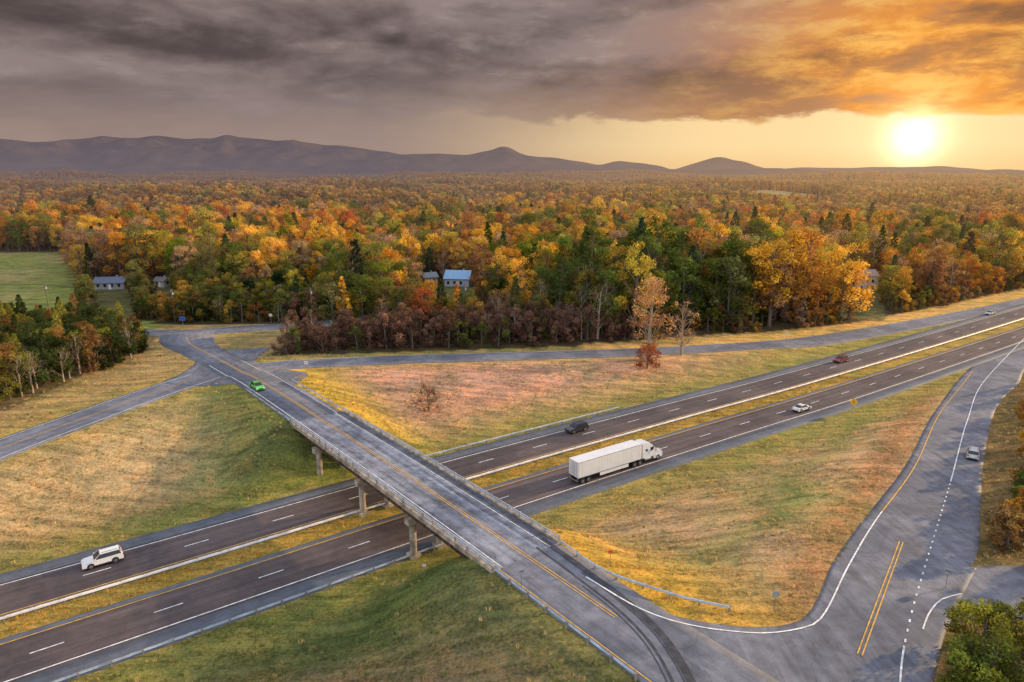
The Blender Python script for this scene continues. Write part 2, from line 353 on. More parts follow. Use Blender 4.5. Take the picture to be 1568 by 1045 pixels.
AP=catmull([(121.8,173.3),(89.8,135.3),(66.8,104.9),(49.4,84.2),(39.8,71.9),(32.4,61.9),(29.1,59.4),(23.5,58.3),(17.9,59.1),(13.2,61.7),(8.2,67.2)],1)
la=arclen(AP)[-1]; AS=float(nearest([52],[87],AP)[2][0])
Yl.line(AP,0,.17,0,AS,.12); W.line(AP,0,.17,AS,la,.12)
RW=catmull([(170,218),(119.3,164.5),(92.8,131.1),(68.9,98.8),(48.4,71.4),(39.9,59.8),(34.8,52.1),(28,40)],1)
sa=float(nearest([68.9],[98.8],RW)[2][0]); sb=float(nearest([38.5],[57.5],RW)[2][0])
W.line(RW,0,.17,0,sa,.12); W.line(RW,0,.18,sa+1,sb,.12,None,(.6,2.0)); W.line(RW,.0,.17,sb+1,arclen(RW)[-1],.12)
W.line(catmull([(49.5,66.3),(46.5,65),(43.5,62.3),(41.2,59.5)],1),0,.15,0,30,.12)
DY=catmull([(49.6,78.3),(41.2,66.8),(32.8,55.4)],1)
Yl.line(DY,-.2,.13,0,40,.12); Yl.line(DY,.2,.13,0,40,.12)
for pl,hw in ((UR,3.6),(LR,3.9)):
    W.line(pl,hw,.14,6,arclen(pl)[-1]-40,.12); (Yl if pl is UR else W).line(pl,-hw,.14,8,arclen(pl)[-1]-40,.12)
Yl.line(LR,0,.14,12,120,.12)
Yl.line(BR,.15,.13,6,22,.13); Yl.line(BR,-.15,.13,6,22,.13)
W.make('road_markings_white',mWH); Yl.make('road_markings_yellow',mYE)
T=Marks()
tm=catmull([(-3,82.5),(4,73.2),(8.2,67.2),(11.9,61.6),(14.2,56.4),(15.2,50.5),(15.0,44)],1)
T.line(tm,-.9,.30,11,60,.118); T.line(tm,.75,.85,7,60,.118); T.line(tm,0.15,.16,18,60,.118); T.line(tm,-1.4,.16,20,60,.118)
T.make('tire_marks',mTIRE)
# ------------------------------------------------------------ guardrails
def guardrail(name,cl,off,s0,s1,zf=None,double=False,mat=None,side=1,sp=3.0):
    mat=mat or mGALV; c=sub(cl,s0,s1,1.5); n_,t_=normals(c); mb=MB()
    prof=[(.03,.44),(.10,.50),(.10,.55),(.03,.60),(.10,.65),(.10,.70),(.03,.76)]
    cx=c[:,0]+n_[:,0]*off; cy=c[:,1]+n_[:,1]*off
    zz=(terrain(cx,cy) if zf is None else zf(c))
    for sd in ((1,-1) if double else (side,)):
        V=[]
        for i in range(len(c)):
            for (o,h) in prof: V.append((cx[i]+n_[i,0]*(o+.08)*sd,cy[i]+n_[i,1]*(o+.08)*sd,zz[i]+h))
        k=len(prof); mb.add(V,[(i*k+j,(i+1)*k+j,(i+1)*k+j+1,i*k+j+1) for i in range(len(c)-1) for j in range(k-1)],0)
    q=sub(np.stack([cx,cy,zz],1),0,arclen(np.stack([cx,cy],1))[-1],sp)
    for p in q: mb.box((p[0],p[1],p[2]+.3),(.15,.18,.98),1,rz=.6)
    obj(name,mb.mesh(name,[mat,mPOST]))
guardrail('median_guardrail',HW,0.0,150,850,flat,True,mGALV2)
sN=float(nearest([-10.5],[88],HW)[2][0])
guardrail('guardrail',HW,-15.9,150,sN+1,flat,side=1)
sF0=float(nearest([-17.4],[117.8],HW)[2][0]); sF1=float(nearest([21],[147],HW)[2][0])
guardrail('guardrail',HW,12.6,sF0-2,sF1,flat,side=-1)
guardrail('guardrail',BR,-5.1,s84,s84+21,side=1)
guardrail('guardrail',catmull([(6.0,73.9),(8.4,70.2),(11,67.2),(15,64.8),(18.5,63),(22.5,61.9)],1),0,0,100,side=-1)
guardrail('guardrail',BR,-5.1,s24-24,s24,side=1); guardrail('guardrail',BR,5.1,s24-26,s24,side=-1)
# ------------------------------------------------------------ overpass
ov=bpy.data.objects.new('highway_overpass',None); COL.objects.link(ov)
C=sub(BR,s24,s84,2.0); n_,t_=normals(C); LB=arclen(C)[-1]
def sweep(prof,mi,mb,c=C,nn=n_):
    V=[];k=len(prof)
    for i in range(len(c)):
        for o,h in prof: V.append((c[i,0]+nn[i,0]*o,c[i,1]+nn[i,1]*o,c[i,2]+h))
    F=[(i*k+j,i*k+(j+1)%k,(i+1)*k+(j+1)%k,(i+1)*k+j) for i in range(len(c)-1) for j in range(k)]
    F+=[tuple(range(k)),tuple((len(c)-1)*k+j for j in range(k-1,-1,-1))]; mb.add(V,F,mi)
sl=MB(); sweep([(-5.25,-.2),(5.25,-.2),(5.25,.08),(-5.25,.08)],0,sl)
for sd in (-1,1): sweep([(sd*4.85,.085),(sd*5.2,.085),(sd*5.2,.36),(sd*4.85,.36)],0,sl)
obj('deck_slab',sl.mesh('deck_slab',[mCON]),parent=ov)
ribbon('deck_surface',C,-4.84,4.84,mDK,.10,lambda c:c[:,2],skirt=.0).parent=ov
gb=MB()
for o in (-4.3,-2.15,0,2.15,4.3):
    sweep([(o-.22,-.24),(o+.22,-.24),(o+.22,-.30),(o+.03,-.30),(o+.03,-1.45),(o+.22,-1.45),(o+.22,-1.52),(o-.22,-1.52),(o-.22,-1.45),(o-.03,-1.45),(o-.03,-.30),(o-.22,-.30)],0,gb)
ang=math.atan2(t_[10,1],t_[10,0])
for q in sub(np.hstack([C,n_]),0,LB,3.0)[1:-1]:
    for o in (-4.45,4.45): gb.box((q[0]+q[3]*o,q[1]+q[4]*o,q[2]-.86),(.14,.24,1.1),0,rz=ang)
obj('girders',gb.mesh('girders',[mSTEEL]),parent=ov)
rb=MB(); CC=np.hstack([C,n_])
for sd in (-1,1):
    for q in sub(CC,0,LB,2.4): rb.box((q[0]+q[3]*sd*5.03,q[1]+q[4]*sd*5.03,q[2]+.70),(.24,.24,.68),0,rz=ang,top=(.8,.8))
    for h in (.62,.92): sweep([(sd*4.90,h),(sd*4.98,h),(sd*4.98,h+.13),(sd*4.90,h+.13)],1,rb)
obj('bridge_railing',rb.mesh('bridge_railing',[mCON,mGALV]),parent=ov)
pm=MB()
def at_s(s): return sub(CC,max(0,s-.01),max(0,s-.01)+.02,.02)[0]
for s in (s_at(-29.6,110.4)-s24,s_at(-19.6,98.0)-s24,s_at(-10.2,86.2)-s24):
    q=at_s(s); z=q[2]-1.56
    pm.box((q[0],q[1],z-.5),(1.1,10.2,.98),0,rz=ang)
    for o in (-4.2,0,4.2):
        x,y=q[0]+q[3]*o,q[1]+q[4]*o; pm.cyl((x,y,-.3),(x,y,z-.98),.48,.48,0,14); pm.box((x,y,.15),(1.5,1.5,.5),0,rz=ang)
    for o in (-4.3,-2.15,0,2.15,4.3): pm.box((q[0]+q[3]*o,q[1]+q[4]*o,z+.0),(.5,.5,.04),0,rz=ang)
for s,dx in ((0,-.5),(LB,.5)):
    q=at_s(min(s,LB-.03))
    pm.box((q[0]+t_[5,0]*dx,q[1]+t_[5,1]*dx,q[2]-2.1),(1.0,10.6,3.7),0,rz=ang)
obj('piers_and_abutments',pm.mesh('piers',[mCON]),parent=ov)
# ------------------------------------------------------------ trees
def leafmat(name,col=None,transl=.45):
    m,nt,out=newmat(name)
    if col is None:
        c=N(nt,'ShaderNodeAttribute',attribute_name='tint',attribute_type='INSTANCER').outputs['Color']
    else: c=N(nt,'ShaderNodeRGB').outputs[0]; c.default_value=tuple(col)+(1,)
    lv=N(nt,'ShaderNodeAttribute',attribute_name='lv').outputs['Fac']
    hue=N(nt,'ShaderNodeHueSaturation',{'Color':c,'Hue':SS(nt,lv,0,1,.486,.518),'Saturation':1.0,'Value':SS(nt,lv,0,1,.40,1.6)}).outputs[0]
    d=N(nt,'ShaderNodeBsdfDiffuse',{'Color':hue}); t=N(nt,'ShaderNodeBsdfTranslucent',{'Color':hue})
    mx=N(nt,'ShaderNodeMixShader',{0:transl,1:d.outputs[0],2:t.outputs[0]})
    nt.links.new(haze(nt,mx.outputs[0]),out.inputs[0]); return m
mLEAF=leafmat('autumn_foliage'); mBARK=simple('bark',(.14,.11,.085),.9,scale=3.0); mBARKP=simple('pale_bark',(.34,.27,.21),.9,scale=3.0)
def tube(P,R,n=5):
    V=[];F=[]
    for i,(p,r) in enumerate(zip(P,R)):
        d=Vector(P[min(i+1,len(P)-1)])-Vector(P[max(i-1,0)]); d.normalize(); u=d.orthogonal().normalized(); w=d.cross(u)
        for k in range(n):
            a=2*math.pi*k/n; V.append(tuple(Vector(p)+u*math.cos(a)*r+w*math.sin(a)*r))
    for i in range(len(P)-1):
        for k in range(n): F.append((i*n+k,i*n+(k+1)%n,(i+1)*n+(k+1)%n,(i+1)*n+k))
    return V,F
def make_tree(name,seed,H=18,R=5,z0=4,ncl=46,lpc=60,ls=.5,kind='round',mats=None,limbs=True,twig=0):
    g=np.random.default_rng(seed); V=[];F=[];mi=[];lv=[]
    def addt(P,Rr,n=5):
        v,f=tube(P,Rr,n); o=len(V); V.extend(v); F.extend([tuple(o+i for i in q) for q in f]); mi.extend([0]*len(f)); lv.extend([.5]*len(v))
    lean=g.uniform(-.6,.6,2); tr=.017*H+.05
    top=np.array([lean[0],lean[1],H*.88])
    addt([(0,0,-.6),(lean[0]*.2,lean[1]*.2,H*.25),(lean[0]*.6,lean[1]*.6,H*.55),tuple(top)],[tr*1.3,tr,tr*.65,.04],6)
    cc=[];cr=[];cv=[]
    lob=g.uniform(0,6.28,3)
    for i in range(ncl):
        if kind=='pine':
            t=(i+.5)/ncl; z=z0+(H-z0)*t; rr=R*(1-t)**.8*g.uniform(.45,1.0)+.15; a=i*2.4+g.uniform(-.3,.3); c=(rr*math.cos(a),rr*math.sin(a),z-rr*.12); r=max(.5,R*.34*(1-t*.65))
        else:
            t=g.uniform(0,1)**.85; z=z0+(H-z0)*t
            if kind=='tall': w=math.sin(math.pi*min(1,(t*.86+.12)))**.6
            elif kind=='spread': w=math.sin(math.pi*min(1,(t*.62+.30)))**.7
            else: w=math.sin(math.pi*min(1,(t*.80+.15)))**.65
            a=g.uniform(0,6.28); w*=1+.22*math.sin(2*a+lob[0])+.15*math.sin(3*a+lob[1]+3*t)
            rr=R*w*(.35+.6*math.sqrt(g.uniform(0,1))); c=(rr*math.cos(a)+lean[0]*t,rr*math.sin(a)+lean[1]*t,z-g.uniform(0,.8)); r=R*g.uniform(.20,.34)
        cc.append(c);cr.append(r);cv.append(g.uniform(0,1))
    if limbs:
        for i in range(0,ncl,2):
            c=np.array(cc[i]); zb_=max(z0*.6,c[2]-np.hypot(c[0],c[1])*.9-1.0); f=zb_/H; b_=np.array([lean[0]*f,lean[1]*f,zb_]); mid=(b_+c)/2+np.array([0,0,-.3])+g.normal(0,.2,3)
            addt([tuple(b_),tuple(mid),tuple(c)],[tr*.38,tr*.24,.03],4)
            for _ in range(twig):
                e=c+g.normal(0,1,3)*cr[i]*.9+np.array([0,0,cr[i]*.5]); addt([tuple(mid*.4+c*.6),tuple((c+e)/2+g.normal(0,.1,3)),tuple(e)],[.05,.035,.012],3)
    n=ncl*lpc
    cc=np.array(cc);cr=np.array(cr);cv=np.array(cv); k=np.repeat(np.arange(ncl),lpc)
    d=g.normal(size=(n,3)); d/=np.linalg.norm(d,axis=1)[:,None]
    pos=cc[k]+d*(cr[k]*(g.uniform(.25,1.12,n)**.6))[:,None]*np.array([1,1,.78])
    nn=d*.7+g.normal(size=(n,3))*.7+np.array([0,0,.35]); nn/=np.linalg.norm(nn,axis=1)[:,None]
    u=np.cross(nn,g.normal(size=(n,3))); u/=np.linalg.norm(u,axis=1)[:,None]; w=np.cross(nn,u)
    s1=(ls*g.uniform(.5,1.2,n)*.5)[:,None]; s2=(ls*g.uniform(.35,.95,n)*.5)[:,None]
    Q=np.stack([pos-u*s1,pos-w*s2*.8+u*s1*.1,pos+u*s1,pos+w*s2],1).reshape(-1,3)
    o=len(V); V=np.vstack([np.array(V).reshape(-1,3),Q]); F=np.vstack([np.array(F).reshape(-1,4),o+np.arange(n*4).reshape(-1,4)])
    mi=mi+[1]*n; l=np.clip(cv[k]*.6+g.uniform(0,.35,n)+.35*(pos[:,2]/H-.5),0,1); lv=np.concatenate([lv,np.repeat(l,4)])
    return quadmesh(name,V,F,mats or [mBARK,mLEAF],mi,lv=lv)
def protoc(name,meshes):
    c=bpy.data.collections.new(name)
    for m in meshes:
        o=bpy.data.objects.new(m.name,m); c.objects.link(o)
    return c
near=[make_tree('tree_a0',1,18,5.2,4,46,60,.64),make_tree('tree_a1',2,17,5.8,3,48,60,.64,'spread'),make_tree('tree_a2',3,20,4.8,5,44,60,.62,'tall'),
      make_tree('tree_a3',4,16,5.0,3,42,60,.64),make_tree('tree_a4',5,21,5.6,6,48,58,.64,'tall'),
      make_tree('tree_b0',6,19,3.6,3,54,42,.55,'pine'),make_tree('tree_b1',7,21,4.1,6,52,42,.55,'pine'),
      make_tree('tree_c0',8,18,4.6,5,34,26,.5,'tall',[mBARKP,mLEAF],twig=3),make_tree('tree_c1',9,16,4.6,4,32,20,.5,'round',[mBARKP,mLEAF],twig=3),
      make_tree('tree_d0',10,6,3.0,.4,18,64,.5,'round'),make_tree('tree_d1',13,7.5,2.7,.6,20,54,.48,'tall')]
far=[make_tree('ftree_a0',11,16,5.8,1,24,20,1.5),make_tree('ftree_a1',12,18,5.0,1,24,20,1.4,'tall'),make_tree('ftree_a2',13,14,6.4,1,26,18,1.6,'spread'),make_tree('ftree_b0',14,18,3.8,1,24,14,1.3,'pine')]
cN=protoc('near_tree_kinds',near); cF=protoc('distant_tree_kinds',far)
def instancer(name,P,idx,rot,scl,tint,coll):
    me=bpy.data.meshes.new(name); me.vertices.add(len(P)); me.vertices.foreach_set('co',np.asarray(P,np.float32).ravel())
    def A(nm,ty,d,key): a=me.attributes.new(nm,ty,'POINT'); a.data.foreach_set(key,d)
    A('idx','INT',np.asarray(idx,np.int32),'value'); A('rot','FLOAT_VECTOR',np.asarray(rot,np.float32).ravel(),'vector'); A('scl','FLOAT_VECTOR',np.asarray(scl,np.float32).ravel(),'vector')
    A('tint','FLOAT_COLOR',np.concatenate([tint,np.ones((len(P),1))],1).astype(np.float32).ravel(),'color')
    o=obj(name,me); md=o.modifiers.new('scatter','NODES'); ng=bpy.data.node_groups.new(name,'GeometryNodeTree')
    ng.interface.new_socket('Geometry',in_out='INPUT',socket_type='NodeSocketGeometry'); ng.interface.new_socket('Geometry',in_out='OUTPUT',socket_type='NodeSocketGeometry')
    gi=ng.nodes.new('NodeGroupInput'); go=ng.nodes.new('NodeGroupOutput'); ci=ng.nodes.new('GeometryNodeCollectionInfo'); ip=ng.nodes.new('GeometryNodeInstanceOnPoints')
    ci.inputs['Collection'].default_value=coll; ci.inputs['Separate Children'].default_value=True; ci.inputs['Reset Children'].default_value=True
    L=ng.links; L.new(gi.outputs[0],ip.inputs['Points']); L.new(ci.outputs[0],ip.inputs['Instance']); ip.inputs['Pick Instance'].default_value=True
    for nm,ty,ds in (('idx','INT','Instance Index'),('rot','FLOAT_VECTOR','Rotation'),('scl','FLOAT_VECTOR','Scale')):
        a=ng.nodes.new('GeometryNodeInputNamedAttribute'); a.data_type=ty; a.inputs[0].default_value=nm
        so=next(q for q in a.outputs if q.enabled and q.name=='Attribute'); L.new(so,ip.inputs[ds])
    L.new(ip.outputs[0],go.inputs[0]); md.node_group=ng; return o
PAL=np.array([(.56,.24,.04),(.64,.36,.055),(.40,.32,.05),(.13,.155,.03),(.045,.07,.022),(.38,.17,.065),(.42,.26,.14),(.44,.11,.04),(.22,.195,.045),(.16,.075,.06)])
def choose(x,y,g,dist=False):
    n=len(x); w1=wav(x,y,150)+.25*g.normal(size=n); w2=wav(x+500,y*.7,420)
    P0=np.array([.17,.20,.13,.13,.07,.11,.10,.01,.08,.0]); P1=np.array([.04,.08,.15,.30,.17,.05,.04,.01,.16,.0]); P2=np.array([.22,.20,.06,.05,.04,.20,.18,.02,.03,.0])
    k=np.zeros(n,int); R=g.random(n); C=[np.cumsum(P/P.sum()) for P in (P0,P1,P2)]
    sel=np.where(np.abs(w1)<.30,0,np.where(w1>0,1,2)); sel=np.where((x<-.2*y)&(y>320)&(g.random(n)<.6),2,sel)
    for j in range(3):
        m=sel==j; k[m]=np.searchsorted(C[j],R[m])
    k=np.minimum(k,9); c=PAL[k]*g.uniform(.7,1.2,(n,1))*(1+.25*np.clip(w2,-1,1))[:,None]
    if dist: c=c*.6+np.array([.22,.13,.06])*.38
    return np.clip(c+g.normal(0,.010,(n,3)),.008,.8),k
def jgrid(x0,x1,y0,y1,s,g):
    a,b=np.meshgrid(np.arange(x0,x1,s),np.arange(y0,y1,s)); a=a+g.uniform(-.45,.45,a.shape)*s; b=b+g.uniform(-.45,.45,b.shape)*s; return a.ravel(),b.ravel()
g=np.random.default_rng(21)
x,y=jgrid(-620,700,125,640,6.9,g); r=np.hypot(x,y)
F_=front(x); dBK,_,_=nearest(x,y,BK); DH,_,_=nearest(x,y,HW)
main=(y>F_+g.uniform(0,2.5,len(x)))&(r<580)&(np.abs(x)<.9*y+50)&(np.abs(dBK)>6.5)&~clear_mask(x,y)&(DH>24)&~field_far(x,y)
x=x[main];y=y[main];F_=F_[main]; n=len(x)
tint,k=choose(x,y,g); idx=g.choice([0,1,2,3,4],n)
idx=np.where(k==4,g.choice([5,6],n),idx); idx=np.where(((k==6)|(k==5))&(g.random(n)<.45),g.choice([7,8],n),idx)
sc=g.uniform(.70,1.2,n)*(1+.22*np.clip(wav(x,y,85),-1,1))
edge=(x>-66)&(x<32)&(y-F_<15); sc=np.where(edge,g.uniform(.40,.56,n),sc)
PUR=np.array([.19,.10,.072])
pm_=edge; tint[pm_]=PUR*g.uniform(.6,1.3,(pm_.sum(),1)); idx=np.where(edge,g.choice([3,7,8,1],n),idx)
mid=(x>-70)&(x<25)&(y-F_>=15)&(y-F_<60); sc=np.where(mid,sc*.78,sc); idx=np.where(mid&(g.random(n)<.3),5,idx)
gm=mid&(g.random(n)<.55); tint[gm]=tint[gm]*.3+np.array([.10,.13,.03])*.7
bigr=(x>20)&(x<160)&(y-F_<60); sc=np.where(bigr,np.clip(sc*1.2,.85,1.45),sc)
gg=bigr&(x<75)&(g.random(n)<.55); tint[gg]=np.array([.12,.145,.03])*g.uniform(.6,1.4,(gg.sum(),1)); gg=bigr&(x>=75)&(g.random(n)<.4); tint[gg]=np.array([.70,.38,.05])*g.uniform(.8,1.1,(gg.sum(),1))
nh=(np.hypot(x-140,y-270)<24); sc=np.where(nh,sc*.62,sc)
lowl=(x<-60)&(x>-170)&(y<265); sc=np.where(lowl,g.uniform(.35,.62,n),sc); lg=lowl&(g.random(n)<.5); tint[lg]=np.array([.14,.145,.035])*g.uniform(.6,1.4,(lg.sum(),1))
A=[(x,y,sc,idx,tint)]
# open woods out of view beyond the on-ramp, added to cast broken shadows on it
x,y=jgrid(60,330,30,300,7.6,g); DH,_,_=nearest(x,y,HW); dR,_,_=nearest(x,y,RN); dR=-dR; o=(dR<-21)&(DH<-34)&(x>.80*y+10)&(g.random(len(x))<.36); x=x[o];y=y[o];n=len(x); tint,_=choose(x,y,g); A.append((x,y,g.uniform(.38,.68,n),g.choice([0,2,3,4,7],n),tint))
x,y=jgrid(-70,300,160,420,3.7,g); F_=front(x); dBK,_,_=nearest(x,y,BK); o=(y>F_-1.0+g.uniform(-.8,.8,len(x)))&(y<F_+15)&(np.abs(dBK)>5)&~clear_mask(x,y)&(g.random(len(x))<.85); x=x[o];y=y[o];n=len(x)
tint,_=choose(x,y,g); tint=tint*.7; p=x<34; tint[p]=PUR*g.uniform(.55,1.35,(p.sum(),1)); q=p&(g.random(n)<.2); tint[q]=np.array([.13,.14,.035]); A.append((x,y,np.where(p,g.uniform(.8,1.35,n),g.uniform(.5,1.0,n)),g.choice([9,10],n),tint))
x,y=jgrid(-175,-58,205,262,3.9,g); F_=front(x); dBK,_,_=nearest(x,y,BK); o=(y>F_)&(np.abs(dBK)>5)&~clear_mask(x,y); x=x[o];y=y[o];n=len(x); tint,_=choose(x,y,g); tint=tint*.35+np.array([.09,.10,.03])*.5; A.append((x,y,g.uniform(.6,1.3,n),g.choice([9,10],n),tint))
x,y=jgrid(-190,-88,126,192,3.1,g); xl=np.interp(y,[125,150,166,180,190],[-103,-99,-95,-101,-116]); o=(x<xl)&(y>129)&(y<190); x=x[o];y=y[o];xl=xl[o];n=len(x)
dk=g.random((n,1)); tint=np.where(dk<.60,np.array([.06,.08,.022]),np.where(dk<.84,np.array([.25,.22,.04]),np.array([.30,.15,.05])))*g.uniform(.6,1.3,(n,1)); e=(xl-x<4); ix=np.where(e,g.choice([9,10,9,8],n),g.choice([0,3,5,6,1],n)); A.append((x,y,np.where((ix>8),g.uniform(.9,1.4,n),g.uniform(.45,.62,n)),ix,tint))
x,y=jgrid(-300,330,200,420,6.0,g); F_=front(x); dBK,_,_=nearest(x,y,BK); o=(y>F_+14)&(y<F_+90)&(np.abs(dBK)>6)&~clear_mask(x,y); x=x[o];y=y[o];n=len(x); tint,_=choose(x,y,g); A.append((x,y,g.uniform(.8,1.5,n),g.choice([9,10],n),tint*.6))
x,y,sc,idx=[np.concatenate([a[i] for a in A]) for i in range(4)]; tint=np.vstack([a[4] for a in A]); n=len(x)
z=terrain(x,y); rot=np.stack([np.zeros(n),np.zeros(n),g.uniform(0,6.28,n)],1); S3=np.stack([sc*g.uniform(.9,1.15,n),sc*g.uniform(.9,1.15,n),sc*g.uniform(.92,1.1,n)],1)
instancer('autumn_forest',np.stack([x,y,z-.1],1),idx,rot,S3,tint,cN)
XS=[];YS=[];SC=[]
for r0,r1,sp,s_ in ((572,1500,11.0,1.05),(1500,2900,19,1.45),(2900,5600,38,2.4)):
    x,y=jgrid(-r1*.8,r1*.8,r0*.6,r1,sp,g); r=np.hypot(x,y); o=(r>r0)&(r<r1)&(np.abs(x)<.88*y+20)&~field_far(x,y)&~clear_mask(x,y)
    XS.append(x[o]);YS.append(y[o]);SC.append(np.full(o.sum(),s_)*g.uniform(.65,1.25,o.sum()))
x=np.concatenate(XS);y=np.concatenate(YS);sc=np.concatenate(SC);n=len(x); sc=sc*(1+.3*np.clip(wav(x,y,140),-1,1))
tint,k=choose(x,y,g,True); idx=g.choice([0,1,2],n); idx=np.where(k==4,3,idx)
z=terrain(x,y); rot=np.stack([np.zeros(n),np.zeros(n),g.uniform(0,6.28,n)],1)
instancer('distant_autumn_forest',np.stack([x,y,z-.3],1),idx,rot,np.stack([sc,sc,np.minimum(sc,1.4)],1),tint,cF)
lm_={}
def lmat(c):
    if c not in lm_: lm_[c]=leafmat('foliage_%d'%len(lm_),c)
    return lm_[c]
def tree(name,x,y,seed,H,R,z0,ncl,lpc,ls,kind,col,bark=mBARK,twig=0,rz=0):
    return obj(name,make_tree(name,seed,H,R,z0,ncl,lpc,ls,kind,[bark,lmat(col)],twig=twig),(x,y,hz(x,y)-.05),rz)
tree('sycamore_tree',36,174.5,31,22,5.4,4,66,44,.5,'spread',(.58,.30,.12),mBARKP,6)
tree('bare_tree',46,179,32,15.5,4.0,4,40,16,.45,'round',(.54,.30,.13),mBARKP,8)
tree('red_dogwood_tree',34.6,168,33,7,3.9,1.2,34,60,.4,'spread',(.32,.08,.035),mBARK,2)
tree('bare_shrub',-17.6,137,34,6.0,3.3,.8,38,20,.28,'spread',(.40,.15,.06),mBARK,9)
gcol=[(.15,.17,.028),(.26,.24,.035),(.42,.20,.04),(.11,.135,.028),(.56,.32,.045),(.28,.16,.06)]
RT=[(34.0,40.0,5.2,2.7,3),(35.2,43.0,5.6,2.8,1),(37.4,46.3,6.2,3.0,0),(39.8,49.6,6.6,3.1,3),(42.4,53.2,6.4,3.0,1),(45.0,56.6,5.6,2.7,0),(42,46,7,3.5,3),(47,51,8,3.8,0),(51,57.0,6,2.8,1),(57,56,7,3.5,1),
    (61.8,76.5,5.4,2.4,5),(66,80,6.0,2.6,2),(69.5,84,5,2.3,0),(73,88,5.2,2.3,3),(76.5,92.5,5.6,2.5,5),(84,100,5.4,2.4,2),(88,107,6.5,2.7,4),(97,117,5.5,2.5,5),(101,125,6.6,2.8,2),(111,135,6.5,2.8,5),(122,149,7.5,3.2,4),(135,161,8,3.6,2),
    (80,78,9,3.2,0),(92,96,10,3.4,3),(104,98,11,3.6,3),(90,70,12,4,1)]  # last row: taller trees out of view, added to block sun on the ramp
for i,(x_,y_,H_,R_,ci) in enumerate(RT):
    tree('roadside_tree',x_,y_,50+i,H_,R_,.5,42,84,.33,'round' if i%2 else 'spread',gcol[ci],mBARK,1,rz=i)
mTUFT=leafmat('dry_grass',None,.35)
def tuft(name,seed,h=.4,n=22,w=.3):
    g=np.random.default_rng(seed); V=[];F=[];lv=[]
    for i in range(n):
        a=g.uniform(0,6.28); r=w*math.sqrt(g.uniform(0,1)); bx,by=r*math.cos(a),r*math.sin(a); hh=h*g.uniform(.5,1.2); a2=g.uniform(0,6.28); lx,ly=math.cos(a2)*hh*.4,math.sin(a2)*hh*.4; px,py=-math.sin(a2)*.035,math.cos(a2)*.035
        k=len(V); V+=[(bx-px,by-py,-.03),(bx+px,by+py,-.03),(bx+lx+px*.4,by+ly+py*.4,hh),(bx+lx-px*.4,by+ly-py*.4,hh)]; F.append((k,k+1,k+2,k+3)); lv+=[g.uniform(.3,1)]*4
    return quadmesh(name,V,F,[mTUFT],lv=lv)
cT=protoc('grass_tuft_kinds',[tuft('tuft_0',1,.3,18,.35),tuft('tuft_1',2,.22,20,.45),tuft('tuft_2',3,.42,14,.25)])
x,y=jgrid(-100,150,40,190,.75,g); keep=(np.abs(x)<.82*y+8)&(y<170); x=x[keep];y=y[keep]
D1,_,_=nearest(x,y,HW); ok=((D1>13)|(D1<-16.6)|((D1<.2)&(D1>-3.4)))
x=x[ok];y=y[ok];D1=D1[ok]
for pl,hw in ((BR,6.2),(UR,5),(LR,5.6),(BK,5)):
    d,_,s=nearest(x,y,pl); o=np.abs(d)>hw
    x=x[o];y=y[o];D1=D1[o]
d1,_,_=nearest(x,y,catmull(rl,2)); d2,_,_=nearest(x,y,catmull(rr,2))
inr=(np.sign(d1)!=np.sign(d2)); inj=(x>3)&(x<60)&(y<72)&(y<np.interp(x,[3,8,13,18,23.5,28.6,32.2,38.6,47.5,60],[72,68.8,63,60.4,59.6,60.6,64,73,84,84]))&(x>10.5-(y-51)*.62)
ins=(x>43)&(x<80)&(y>54)&(y<74)
o=(~inr)&(~inj)&(~ins); x=x[o];y=y[o];D1=D1[o]
dB,_,_=nearest(x,y,BR); bott=(dB<0)&(D1<-15)
pr=np.clip(.38+wav(x,y,22)*.38+(np.abs(D1)<4)*.5,0.06,.95)*np.clip(110/np.hypot(x,y),.3,1); o=g.random(len(x))<pr; x=x[o];y=y[o];D1=D1[o];bott=bott[o]
n=len(x); gq=(g.random(n)<np.where(bott,.8,.15))[:,None]; tt=np.where(gq,np.array([.20,.21,.06]),np.array([.50,.34,.16]))*g.uniform(.7,1.2,(n,1)); med=np.abs(D1)<4; tt[med]=np.array([.50,.29,.07])*g.uniform(.6,1.2,(med.sum(),1))
s=g.uniform(.5,1.1,n)
instancer('grass_tufts',np.stack([x,y,terrain(x,y)],1),g.integers(0,3,n),np.stack([0*x,0*x,g.uniform(0,6.28,n)],1),np.stack([s,s,s],1),tt,cT)
